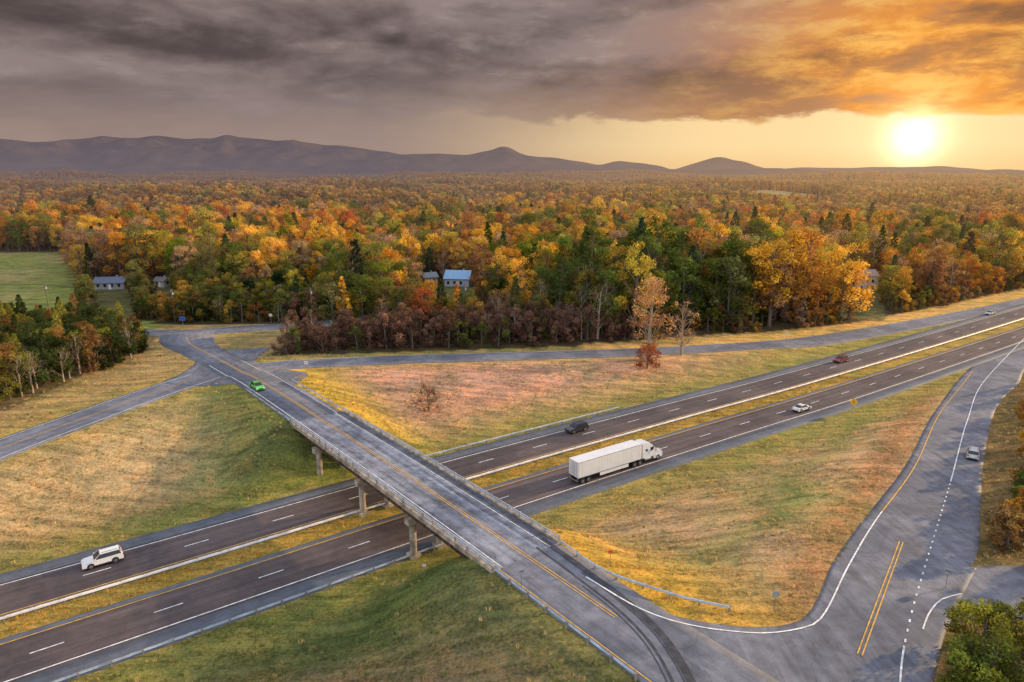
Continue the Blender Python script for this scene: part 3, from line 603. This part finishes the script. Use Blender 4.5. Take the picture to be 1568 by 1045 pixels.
# ------------------------------------------------------------ mountains
mMT,nt,out=newmat('forested_mountain')
pos=N(nt,'ShaderNodeNewGeometry').outputs['Position']
c=MIX(nt,SS(nt,NOISE(nt,pos,.004,6,.65),.38,.62),(.06,.05,.06),(.12,.085,.075))
b=N(nt,'ShaderNodeBsdfDiffuse',{'Color':c})
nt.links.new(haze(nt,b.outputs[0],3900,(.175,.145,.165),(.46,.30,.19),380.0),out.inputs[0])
def ridge(name,pts,Yc,depth,seed,amp,crest=7):
    g=np.random.default_rng(seed); pts=sorted(pts); px=[p[0] for p in pts]; ph=[p[1] for p in pts]
    xs=np.linspace(px[0],px[-1],900); H=np.interp(xs,px,ph); kk=np.ones(9)/9; H=np.convolve(np.pad(H,4,'edge'),kk,'valid')
    for i in range(14):
        f=g.uniform(8,60); H=H+np.sin(xs/3000*f+g.uniform(0,6.28))*crest/(1+f*.12)
    t=np.linspace(-1,1,60); X,T=np.meshgrid(xs,t); ns=0
    for i in range(34):
        f=g.uniform(2,26); a=g.uniform(-.5,.5); ns=ns+np.sin(X/3200*f*math.pi+T*f*a*2+g.uniform(0,6.28)+.8*np.sin(X/700+i))/f**.75
    prof=np.clip(1-np.abs(T),0,1)**1.25
    Zm=H[None,:]*prof*(1+amp*ns*np.abs(T)*(1-np.abs(T))*2.2)
    Ym=Yc+T*depth; n_,m_=X.shape; I=np.arange(n_*m_).reshape(n_,m_)
    F=np.stack([I[:-1,:-1].ravel(),I[:-1,1:].ravel(),I[1:,1:].ravel(),I[1:,:-1].ravel()],1)
    obj(name,quadmesh(name,np.stack([X.ravel(),Ym.ravel(),(Zm-12).ravel()],1),F,[mMT],smooth=True))
R1=[(-9500,300),(-8000,470),(-6480,480),(-6070,440),(-5570,462),(-5160,530),(-4750,475),(-4415,510),(-3920,475),(-3590,530),(-3175,475),(-2760,445),(-2180,400),(-1850,350),(-1440,285),(-1025,300),(-700,290),(-360,318),(-200,345),(-75,388),(60,330),(130,280),(380,250),(710,225),(1125,150),(1370,210),(1700,165),(2075,95),(2365,190),(2655,265),(2940,165),(3230,95),(3600,125),(4270,120),(5100,130),(5500,135),(5900,105),(6480,70),(8000,60)]
ridge('mountain_range',R1,9000,1900,3,.40)
R2=[(-9000,250),(-6500,330),(-5800,250),(-5000,360),(-4300,280),(-3700,350),(-3000,250),(-2400,290),(-1700,190),(-1100,240),(-500,170),(300,150),(1000,135),(1900,90),(2600,120),(3400,70),(4600,85),(6000,50),(8000,40)]
ridge('mountain_foothills',R2,7700,1000,9,.4,9)
R3=[(-7000,90),(-5200,150),(-4300,90),(-3300,140),(-2400,90),(-1500,125),(-700,80),(300,110),(1300,70),(2300,95),(3300,60),(4300,80),(5600,50)]
ridge('foothills',R3,6100,800,12,.4,6)
# ------------------------------------------------------------ houses
def house(name,x,y,rz,L,Wd,H,wall,roof,two=False):
    e=bpy.data.objects.new(name,None); e.location=(x,y,hz(x,y)); e.rotation_euler=(0,0,rz); COL.objects.link(e)
    mw=simple(name+'_siding',wall,.7,var=.12); mr=simple(name+'_roofing',roof,.5,var=.2)
    w=MB(); w.box((0,0,H/2),(L,Wd,H),0); rh=Wd*.30
    w.add([(-L/2,-Wd/2,H),(-L/2,Wd/2,H),(-L/2,0,H+rh-.05)],[(0,1,2)],0); w.add([(L/2,-Wd/2,H),(L/2,Wd/2,H),(L/2,0,H+rh-.05)],[(0,2,1)],0)
    obj('walls',w.mesh('walls',[mw]),parent=e)
    r=MB()
    for sd in (-1,1):
        o=.5; zz=H-o*rh/(Wd/2)
        V=[(-L/2-o,sd*(Wd/2+o),zz),(L/2+o,sd*(Wd/2+o),zz),(L/2+o,0,H+rh),(-L/2-o,0,H+rh)]; V+=[(a,b,c+.15) for a,b,c in V]
        r.add(V,[(0,1,2,3),(4,5,6,7),(0,1,5,4),(1,2,6,5),(2,3,7,6),(3,0,4,7)],0)
    obj('roof',r.mesh('roof',[mr]),parent=e)
    q=MB()
    for fl in range(2 if two else 1):
        for sx in np.arange(-L/2+1.5,L/2-1,2.6):
            for sd in (-1,1): q.box((sx,sd*(Wd/2+.01),1.6+fl*2.7),(1.0,.06,1.2),0)
    q.box((.4,-(Wd/2+.02),1.05),(.95,.08,2.1),1); q.box((L/2+.01,0,1.7),(.06,1.1,1.2),0); q.box((-L/2-.01,0,1.7),(.06,1.1,1.2),0)
    if two: q.box((-L/2-.01,-1.8,4.4),(.06,1.0,1.2),0); q.box((-L/2-.01,1.8,4.4),(.06,1.0,1.2),0)
    obj('windows_and_door',q.mesh('windows',[mGLS,mWH]),parent=e)
    ch=MB(); ch.box((L*.2,Wd*.1,H+rh),(.7,.7,1.4),0); obj('chimney',ch.mesh('chimney',[mCON]),parent=e)
house('ranch_house',-161,272,.15,11,6,2.8,(.30,.30,.32),(.12,.15,.22))
house('outbuilding',-143,277,-.3,5,4,2.6,(.45,.43,.42),(.2,.19,.2))
house('blue_roof_house',-22,280,-.12,10,9,3.4,(.45,.5,.56),(.22,.42,.66))
house('small_house',-35,285,.5,6,5,3.0,(.35,.35,.38),(.20,.22,.25))
house('white_house',152,293,.2,9.5,7,6.6,(.78,.66,.56),(.35,.22,.18),True)
house('farm_house',-150,640,.3,13,8,4,(.55,.5,.48),(.35,.36,.4)); house('farm_house',60,900,.0,15,9,4,(.55,.5,.46),(.45,.45,.48))
house('farm_house',318,482,.5,11,8,5,(.6,.5,.42),(.3,.3,.33)); house('farm_house',-60,520,.4,10,7,4,(.45,.45,.45),(.4,.4,.44))
# ------------------------------------------------------------ utility poles, signs
poles=[(-215,238),(-150,217),(-105,208),(-62,207.5),(-15,214)]
for i,(px,py) in enumerate(poles):
    mb=MB(); mb.cyl((0,0,-.5),(0,0,10.5),.17,.11,0,8); mb.box((0,0,9.9),(.12,2.4,.14),0)
    for o in (-1.05,-.4,.4,1.05): mb.cyl((0,o,9.97),(0,o,10.15),.05,.04,1,6)
    mb.cyl((.25,0,8.6),(.25,0,9.4),.2,.2,1,8)
    obj('utility_pole',mb.mesh('utility_pole',[mWOOD,mGALV]),(px,py,hz(px,py)),.1)
wm=MB()
for a,b in zip(poles[:-1],poles[1:]):
    za,zb2=hz(*a)+10.15,hz(*b)+10.15
    for o in (-1.05,0,1.05):
        P=[(a[0]+(b[0]-a[0])*t,a[1]+(b[1]-a[1])*t+o,za+(zb2-za)*t-4*t*(1-t)*1.0) for t in np.linspace(0,1,9)]
        for p,q in zip(P[:-1],P[1:]): wm.cyl(p,q,.025,.025,0,4)
obj('power_lines',wm.mesh('power_lines',[mBLK]))
mSY=simple('yellow_sign_face',(.75,.42,.02),.5,var=.05); mSW=simple('white_sign_face',(.7,.7,.7),.5,var=.05); mSO=simple('orange_sign_face',(.7,.18,.03),.5,var=.05); mSB=simple('blue_sign_face',(.03,.12,.45),.5,var=.05); mSBK=simple('aluminium_sign_back',(.4,.42,.44),.5,.4)
def sign(name,x,y,kind,face,rz=0,h=2.4,s=.9):
    mb=MB(); mb.box((0,0,h/2),(.07,.07,h),1)
    if kind=='diamond':
        V=[]
        for yy in (-.06,-.09): V+=[(0,yy,h-s*.7),(s*.7,yy,h),(0,yy,h+s*.7),(-s*.7,yy,h)]
        mb.add(V,[(4,5,6,7),(3,2,1,0),(0,1,5,4),(1,2,6,5),(2,3,7,6),(3,0,4,7)],0)
        mb.box((0,-.10,h),(.09,.015,s*.6),2); mb.box((.10,-.10,h+.08),(.24,.012,.09),2)
    elif kind=='octagon': mb.cyl((0,-.09,h),(0,-.06,h),s*.5,s*.5,0,8)
    else: mb.box((0,-.075,h),(s,.03,s*.8),0); mb.box((0,-.093,h),(s*.7,.006,s*.12),2)
    obj(name,mb.mesh(name,[face,mPOST,mBLK]),(x,y,hz(x,y)),rz)
def P_on(cl,x,y,off):
    s=float(nearest([x],[y],cl)[2][0]); c=sub(cl,max(0,s-.5),s+.5,1.0); n_,t_=normals(c); return (c[0,0]+c[-1,0])/2+n_[0,0]*off,(c[0,1]+c[-1,1])/2+n_[0,1]*off,math.atan2(t_[0,1],t_[0,0])
sx,sy,_=P_on(HW,70.5,146,-17.2); sign('yellow_warning_sign',sx,sy,'diamond',mSY,-.5,2.6,1.3)
sign('orange_marker_sign',11.2,69.5,'rect',mSO,-.1,1.9,.6); sign('stop_sign',27.3,62.3,'octagon',mSBK,0,2.0,.8); sign('route_sign',1.0,65.0,'rect',mSBK,.4,2.2,.6)
sign('route_sign',-47.3,151,'rect',mSW,0,2.5,.9); sign('blue_service_sign',-97.5,197.5,'rect',mSB,.2,3,1.6); sign('blue_service_sign',48.5,67.5,'rect',mSBK,-.8,2.2,.8)
sign('route_sign',-74,205,'rect',mSW,0,2.5,1); sign('mile_marker_sign',83,200.5,'rect',mSW,0,2.0,.8); sign('mile_marker_sign',-10.4,72,'rect',mSW,.3,1.4,.4)
# ------------------------------------------------------------ vehicles
def wheel(mb,x,y,r=.36,w=.25,sd=1):
    mb.cyl((x,y-sd*w,r),(x,y,r),r,r,1,18); mb.cyl((x,y,r),(x,y+sd*.012,r),r*.62,r*.58,3,14)
def car(name,kind,col,x,y,z,rz):
    mb=MB(); mp_=paint(name+'_paint',col); lamp=simple(name+'_headlamp',(.8,.8,.78),.2,var=0); red=simple(name+'_taillamp',(.5,.02,.02),.3,var=0)
    if kind=='suv':
        L,Wd=2.4,.96; body=[(-L,.38),(-L-.02,.75),(-L+.08,1.12),(-1.9,1.16),(.75,1.10),(1.05,1.04),(2.05,.94),(2.36,.80),(2.42,.55),(2.36,.34)]
        g0=(-2.26,.98,.88,1.13); g1=(-2.02,.28,.70,1.70)
    else:
        L,Wd=2.35,.90; body=[(-L,.36),(-L-.02,.7),(-L+.05,.98),(-1.55,1.02),(.85,.96),(1.15,.92),(2.0,.80),(2.30,.66),(2.34,.48),(2.28,.3)]
        g0=(-1.72,1.15,.83,.99); g1=(-1.0,.25,.62,1.43)
    mb.prism(body,-Wd,Wd,0,.07)
    def fr(a,b,mi,e=0):
        V=[(a[0],-a[2],a[3]),(a[1],-a[2],a[3]),(a[1],a[2],a[3]),(a[0],a[2],a[3]),(b[0],-b[2],b[3]),(b[1],-b[2],b[3]),(b[1],b[2],b[3]),(b[0],b[2],b[3])]
        mb.add(V,[(0,1,5,4),(1,2,6,5),(2,3,7,6),(3,0,4,7),(4,5,6,7)],mi)
    fr(g0,g1,2); b0=(g1[0]-.03,g1[1]+.03,g1[2]+.03,g1[3]-.03); b1=(g1[0]+.12,g1[1]-.12,g1[2]-.08,g1[3]+.05); fr(b0,b1,0)
    for sd in (-1,1):
        for f in (0,.36,.70,1):
            xa=g0[0]+(g0[1]-g0[0])*f; xb=g1[0]+(g1[1]-g1[0])*f
            mb.cyl((xa,sd*(g0[2]),g0[3]-.02),(xb,sd*(g1[2]+.01),g1[3]),.034 if f in (0,1) else .02,.03 if f in (0,1) else .018,0 if f in (0,1) else 1,6)
        mb.box((g0[1]-.15,sd*(Wd+.08),g0[3]+.06),(.14,.2,.14),0)
        for wx in (-1.42,1.42):
            mb.cyl((wx,sd*(Wd-.3),.40),(wx,sd*(Wd+.004),.40),.44,.44,1,18); wheel(mb,wx,sd*(Wd+.035),.35,.25,sd)
        mb.box((2.24,sd*.66,.74 if kind=='suv' else .62),(.22,.36,.13),4); mb.box((-L+.02,sd*.74,.92 if kind=='suv' else .82),(.12,.28,.22 if kind=='suv' else .14),5)
        mb.box((0,sd*(Wd-.0),.37),(1.9,.05,.14),1)
    mb.box((2.37,0,.56),(.09,.9,.2),1); mb.box((-L-.03,0,.62),(.03,.5,.14),4); mb.box((-L-.02,0,.42),(.1,1.5,.12),1)
    if kind=='suv':
        for sd in (-1,1): mb.box((-.9,sd*.55,1.80),(1.9,.04,.04),1)
    me=mb.mesh(name,[mp_,mBLK,mGLS,mCHR,lamp,red]); o=obj(name,me,(x,y,z),rz)
    bv=o.modifiers.new('bevel','BEVEL'); bv.width=.035; bv.segments=2; bv.limit_method='ANGLE'; bv.angle_limit=math.radians(35)
    return o
def hcar(name,kind,col,x,y,off,rev):
    a,b,t=P_on(HW,x,y,off); car(name,kind,col,a,b,.09,t+(math.pi if rev else 0))
hcar('white_suv','suv',(.78,.78,.78),-55.4,82.5,7.4,True)
hcar('black_suv','suv',(.02,.022,.03),11.8,131.8,7.6,True)
hcar('maroon_car','suv',(.20,.02,.02),89.8,183.4,7.4,True)
hcar('white_car','sedan',(.78,.78,.78),62.4,144.2,-10.1,False)
hcar('silver_car','sedan',(.6,.6,.6),174.6,248.7,11.0,True); hcar('silver_car','sedan',(.7,.7,.7),178.5,232,-6.6,False)
car('green_car','sedan',(.10,.50,.05),-53.2,136.0,hz(-53.2,136)+.12,math.atan2(-.782,.624))
car('silver_suv','suv',(.55,.57,.6),80.0,110.2,hz(80,110.2)+.08,math.radians(54))
st=bpy.data.objects.new('semi_truck',None); a,b_,t=P_on(HW,18.3,112.8,-10.6); st.location=(a,b_,.09); st.rotation_euler=(0,0,t); COL.objects.link(st)
mTW=paint('trailer_white',(.80,.80,.80)); mTC=paint('tractor_white',(.76,.77,.79)); mTL=simple('truck_lamp',(.6,.1,.03),.3)
mb=MB(); mb.box((-3.1,0,2.66),(14.4,2.58,2.80),0)
for xx in np.arange(-10.1,4.1,.62):
    for sd in (-1,1): mb.box((xx,sd*1.297,2.66),(.05,.018,2.6),0)
mb.box((-3.1,0,1.20),(14.2,2.3,.12),3)
for sd in (-1,1):
    mb.box((-3.1,sd*1.295,1.27),(14.42,.03,.10),2); mb.box((-3.1,sd*1.295,4.03),(14.42,.03,.08),2); mb.box((-2.2,sd*1.2,.86),(6.6,.04,.62),0); mb.box((-9.2,sd*.65,1.0),(1.2,.1,.3),3)
mb.box((-10.32,0,2.66),(.03,.04,2.6),1)
for yy in (-.75,-.35,.35,.75): mb.cyl((-10.34,yy,1.4),(-10.34,yy,3.9),.025,.025,2,6)
mb.box((-10.31,0,.62),(.1,2.3,.12),3)
for sd in (-1,1): mb.box((-10.28,sd*.95,.95),(.06,.12,.4),3); mb.box((-10.36,sd*1.0,1.22),(.03,.22,.08),4); mb.box((1.2,sd*.8,.75),(.15,.15,.9),3)
o=obj('trailer',mb.mesh('trailer',[mTW,mBLK,mCHR,mPOST,mTL]),parent=st)
mb=MB()
cab=[(4.55,1.15),(4.55,3.75),(5.0,3.95),(6.3,3.78),(7.0,3.2),(7.45,2.55),(7.55,2.2),(9.15,1.78),(9.45,1.45),(9.5,.75),(9.3,.55),(7.4,.55),(7.2,1.15)]
mb.prism(cab,-1.2,1.2,0,.12)
mb.box((6.1,0,.98),(6.0,.9,.3),3)
V=[(7.50,-.98,2.30),(7.50,.98,2.30),(7.08,.88,3.12),(7.08,-.88,3.12)]; mb.add([(p[0]+.04,p[1],p[2]+.04) for p in V],[(0,1,2,3)],2)
for sd in (-1,1):
    mb.box((6.85,sd*1.135,2.55),(.8,.04,.72),2); mb.box((5.5,sd*1.14,2.55),(.5,.03,.45),2); mb.box((7.55,sd*1.42,2.5),(.14,.12,.75),1); mb.box((7.5,sd*1.27,2.7),(.05,.3,.05),1)
    mb.cyl((5.0,sd*1.0,.85),(6.6,sd*1.0,.85),.33,.33,4,14); mb.cyl((4.42,sd*.95,1.2),(4.42,sd*.95,3.9),.08,.08,4,8); mb.box((9.38,sd*.85,1.15),(.18,.4,.26),5)
    mb.box((8.45,sd*1.18,1.18),(1.45,.14,.12),0)
mb.box((9.5,0,1.35),(.06,1.1,.75),4); mb.box((9.5,0,.62),(.25,2.35,.3),4)
obj('tractor_cab',mb.mesh('tractor_cab',[mTC,mBLK,mGLS,mPOST,mCHR,mSW]),parent=st)
mb=MB()
for wx in (-9.3,-8.05,2.6,3.9,8.4):
    for sd in (-1,1):
        mb.cyl((wx,sd*(1.27 if wx<5 else 1.2),.52),(wx,sd*.68,.52),.52,.52,0,20); mb.cyl((wx,sd*1.2,.52),(wx,sd*1.285,.52),.28,.24,1,14)
obj('wheels',mb.mesh('wheels',[mBLK,mCHR]),parent=st)
# ------------------------------------------------------------ world
w=bpy.data.worlds.new('World'); scene.world=w; w.use_nodes=True; nt=w.node_tree; nt.nodes.clear(); out=nt.nodes.new('ShaderNodeOutputWorld')
d=N(nt,'ShaderNodeVectorMath',{0:N(nt,'ShaderNodeTexCoord').outputs['Generated']},operation='NORMALIZE').outputs[0]
s=N(nt,'ShaderNodeSeparateXYZ',{0:d}); x,y,z=s.outputs
az=M(nt,'MULTIPLY',M(nt,'ARCTAN2',x,y),57.2958); el=M(nt,'MULTIPLY',M(nt,'ARCSINE',z),57.2958)
sa_,se_=math.radians(29.5),math.radians(2.4); sd_=(math.sin(sa_)*math.cos(se_),math.cos(sa_)*math.cos(se_),math.sin(se_))
dt=N(nt,'ShaderNodeVectorMath',{0:d,1:sd_},operation='DOT_PRODUCT').outputs['Value']
angd=M(nt,'MULTIPLY',M(nt,'ARCCOSINE',M(nt,'MINIMUM',dt,.99999)),57.2958)
v1=COMB(nt,M(nt,'MULTIPLY',az,.075),M(nt,'MULTIPLY',el,.24),3.1); v2=COMB(nt,M(nt,'ADD',M(nt,'MULTIPLY',az,.034),M(nt,'MULTIPLY',el,.03)),M(nt,'ADD',M(nt,'MULTIPLY',el,.11),M(nt,'MULTIPLY',az,.006)),1.7)
n1=NOISE(nt,v1,1.0,7,.57,.25); n2=NOISE(nt,v2,1.0,5,.5,.3); n3=NOISE(nt,v1,3.0,6,.62,.2)
right=SS(nt,az,-12,18)
clear=MIX(nt,right,(.36,.26,.22),(1.0,.72,.36)); clear=MIX(nt,M(nt,'MULTIPLY',SS(nt,el,0,2.2,1,0),.6),clear,MIX(nt,right,(.33,.235,.20),(.88,.54,.23)))
edge=M(nt,'ADD',M(nt,'SUBTRACT',el,3.9),M(nt,'ADD',M(nt,'MULTIPLY',M(nt,'SUBTRACT',n2,.5),3.6),M(nt,'MULTIPLY',M(nt,'SUBTRACT',n3,.5),2.8)))
cm=SS(nt,edge,-.30,.30); cl_=SS(nt,edge,-3.0,3.0); cm=M(nt,'ADD',M(nt,'MULTIPLY',cm,right),M(nt,'MULTIPLY',cl_,M(nt,'SUBTRACT',1.0,right)))
nn=M(nt,'ADD',M(nt,'ADD',M(nt,'MULTIPLY',n1,.55),M(nt,'MULTIPLY',n2,.45)),SS(nt,M(nt,'ABSOLUTE',M(nt,'ADD',az,7.0)),4,24,.045,-.02))
gray=MIX(nt,SS(nt,nn,.41,.61),(.085,.064,.062),(.30,.23,.22))
gray=MIX(nt,M(nt,'MULTIPLY',SS(nt,n3,.52,.70),M(nt,'MULTIPLY',SS(nt,nn,.44,.58),.5)),gray,(.43,.35,.34))
low=MIX(nt,right,(.235,.18,.18),(.48,.27,.16)); gray=MIX(nt,M(nt,'MULTIPLY',SS(nt,el,2.5,9.5,1,0),.80),gray,low)
of=M(nt,'MULTIPLY',M(nt,'EXPONENT',M(nt,'MULTIPLY',M(nt,'POWER',M(nt,'DIVIDE',angd,13.0),2.0),-1.0)),SS(nt,M(nt,'ADD',M(nt,'MULTIPLY',n1,.6),M(nt,'MULTIPLY',n3,.4)),.38,.56,.38,1.35),None,True)
cloud=MIX(nt,of,gray,MIX(nt,SS(nt,n3,.42,.64),(.82,.29,.03),(1.0,.50,.10)))
sky=MIX(nt,cm,clear,cloud)
g1=M(nt,'EXPONENT',M(nt,'MULTIPLY',M(nt,'POWER',M(nt,'DIVIDE',angd,1.45),2.0),-1.0)); g2=M(nt,'EXPONENT',M(nt,'MULTIPLY',angd,-1/2.8))
def addc(a,col,f):
    return MIX(nt,1.0,a,N(nt,'ShaderNodeVectorMath',{0:col,'Scale':f},operation='SCALE').outputs[0],'ADD')
sky=addc(sky,(1.0,.85,.62),M(nt,'MULTIPLY',g1,1.3)); sky=addc(sky,(1.0,.66,.32),M(nt,'MULTIPLY',g2,.60))
nish=N(nt,'ShaderNodeTexSky',sky_type='NISHITA'); nish.sun_disc=False; nish.sun_elevation=math.radians(SUN_EL); nish.sun_rotation=math.radians(SUN_AZ); nish.air_density=1.2; nish.dust_density=1.5
bgA=N(nt,'ShaderNodeBackground',{'Color':sky,'Strength':1.0}); bgB=N(nt,'ShaderNodeBackground',{'Color':nish.outputs[0],'Strength':.11})
broken=N(nt,'ShaderNodeBackground',{'Color':MIX(nt,SS(nt,NOISE(nt,d,2.5,4),.4,.6),(.60,.66,.86),(1.0,.92,.88)),'Strength':1.02})
ad=N(nt,'ShaderNodeAddShader',{0:bgB.outputs[0],1:broken.outputs[0]})
wf=M(nt,'MAXIMUM',SS(nt,el,16,42),SS(nt,y,-.1,.35,1,0))
mx=N(nt,'ShaderNodeMixShader',{0:wf,1:bgA.outputs[0],2:ad.outputs[0]}); nt.links.new(mx.outputs[0],out.inputs[0])
sl=bpy.data.lights.new('sun','SUN'); sl.energy=5.0; sl.angle=math.radians(.6); sl.color=(1.0,.68,.34)
so=bpy.data.objects.new('sun',sl); COL.objects.link(so)
A_,E_=math.radians(SUN_AZ),math.radians(SUN_EL); dv=Vector((math.sin(A_)*math.cos(E_),math.cos(A_)*math.cos(E_),math.sin(E_)))
so.rotation_euler=dv.to_track_quat('Z','Y').to_euler(); so.location=dv*300
cam=bpy.data.cameras.new('camera'); co=bpy.data.objects.new('camera',cam); COL.objects.link(co)
co.location=(0,0,51); co.rotation_euler=(math.radians(90-13.9),0,0); cam.lens=24; cam.sensor_width=36; cam.clip_end=30000; cam.clip_start=.5
scene.camera=co
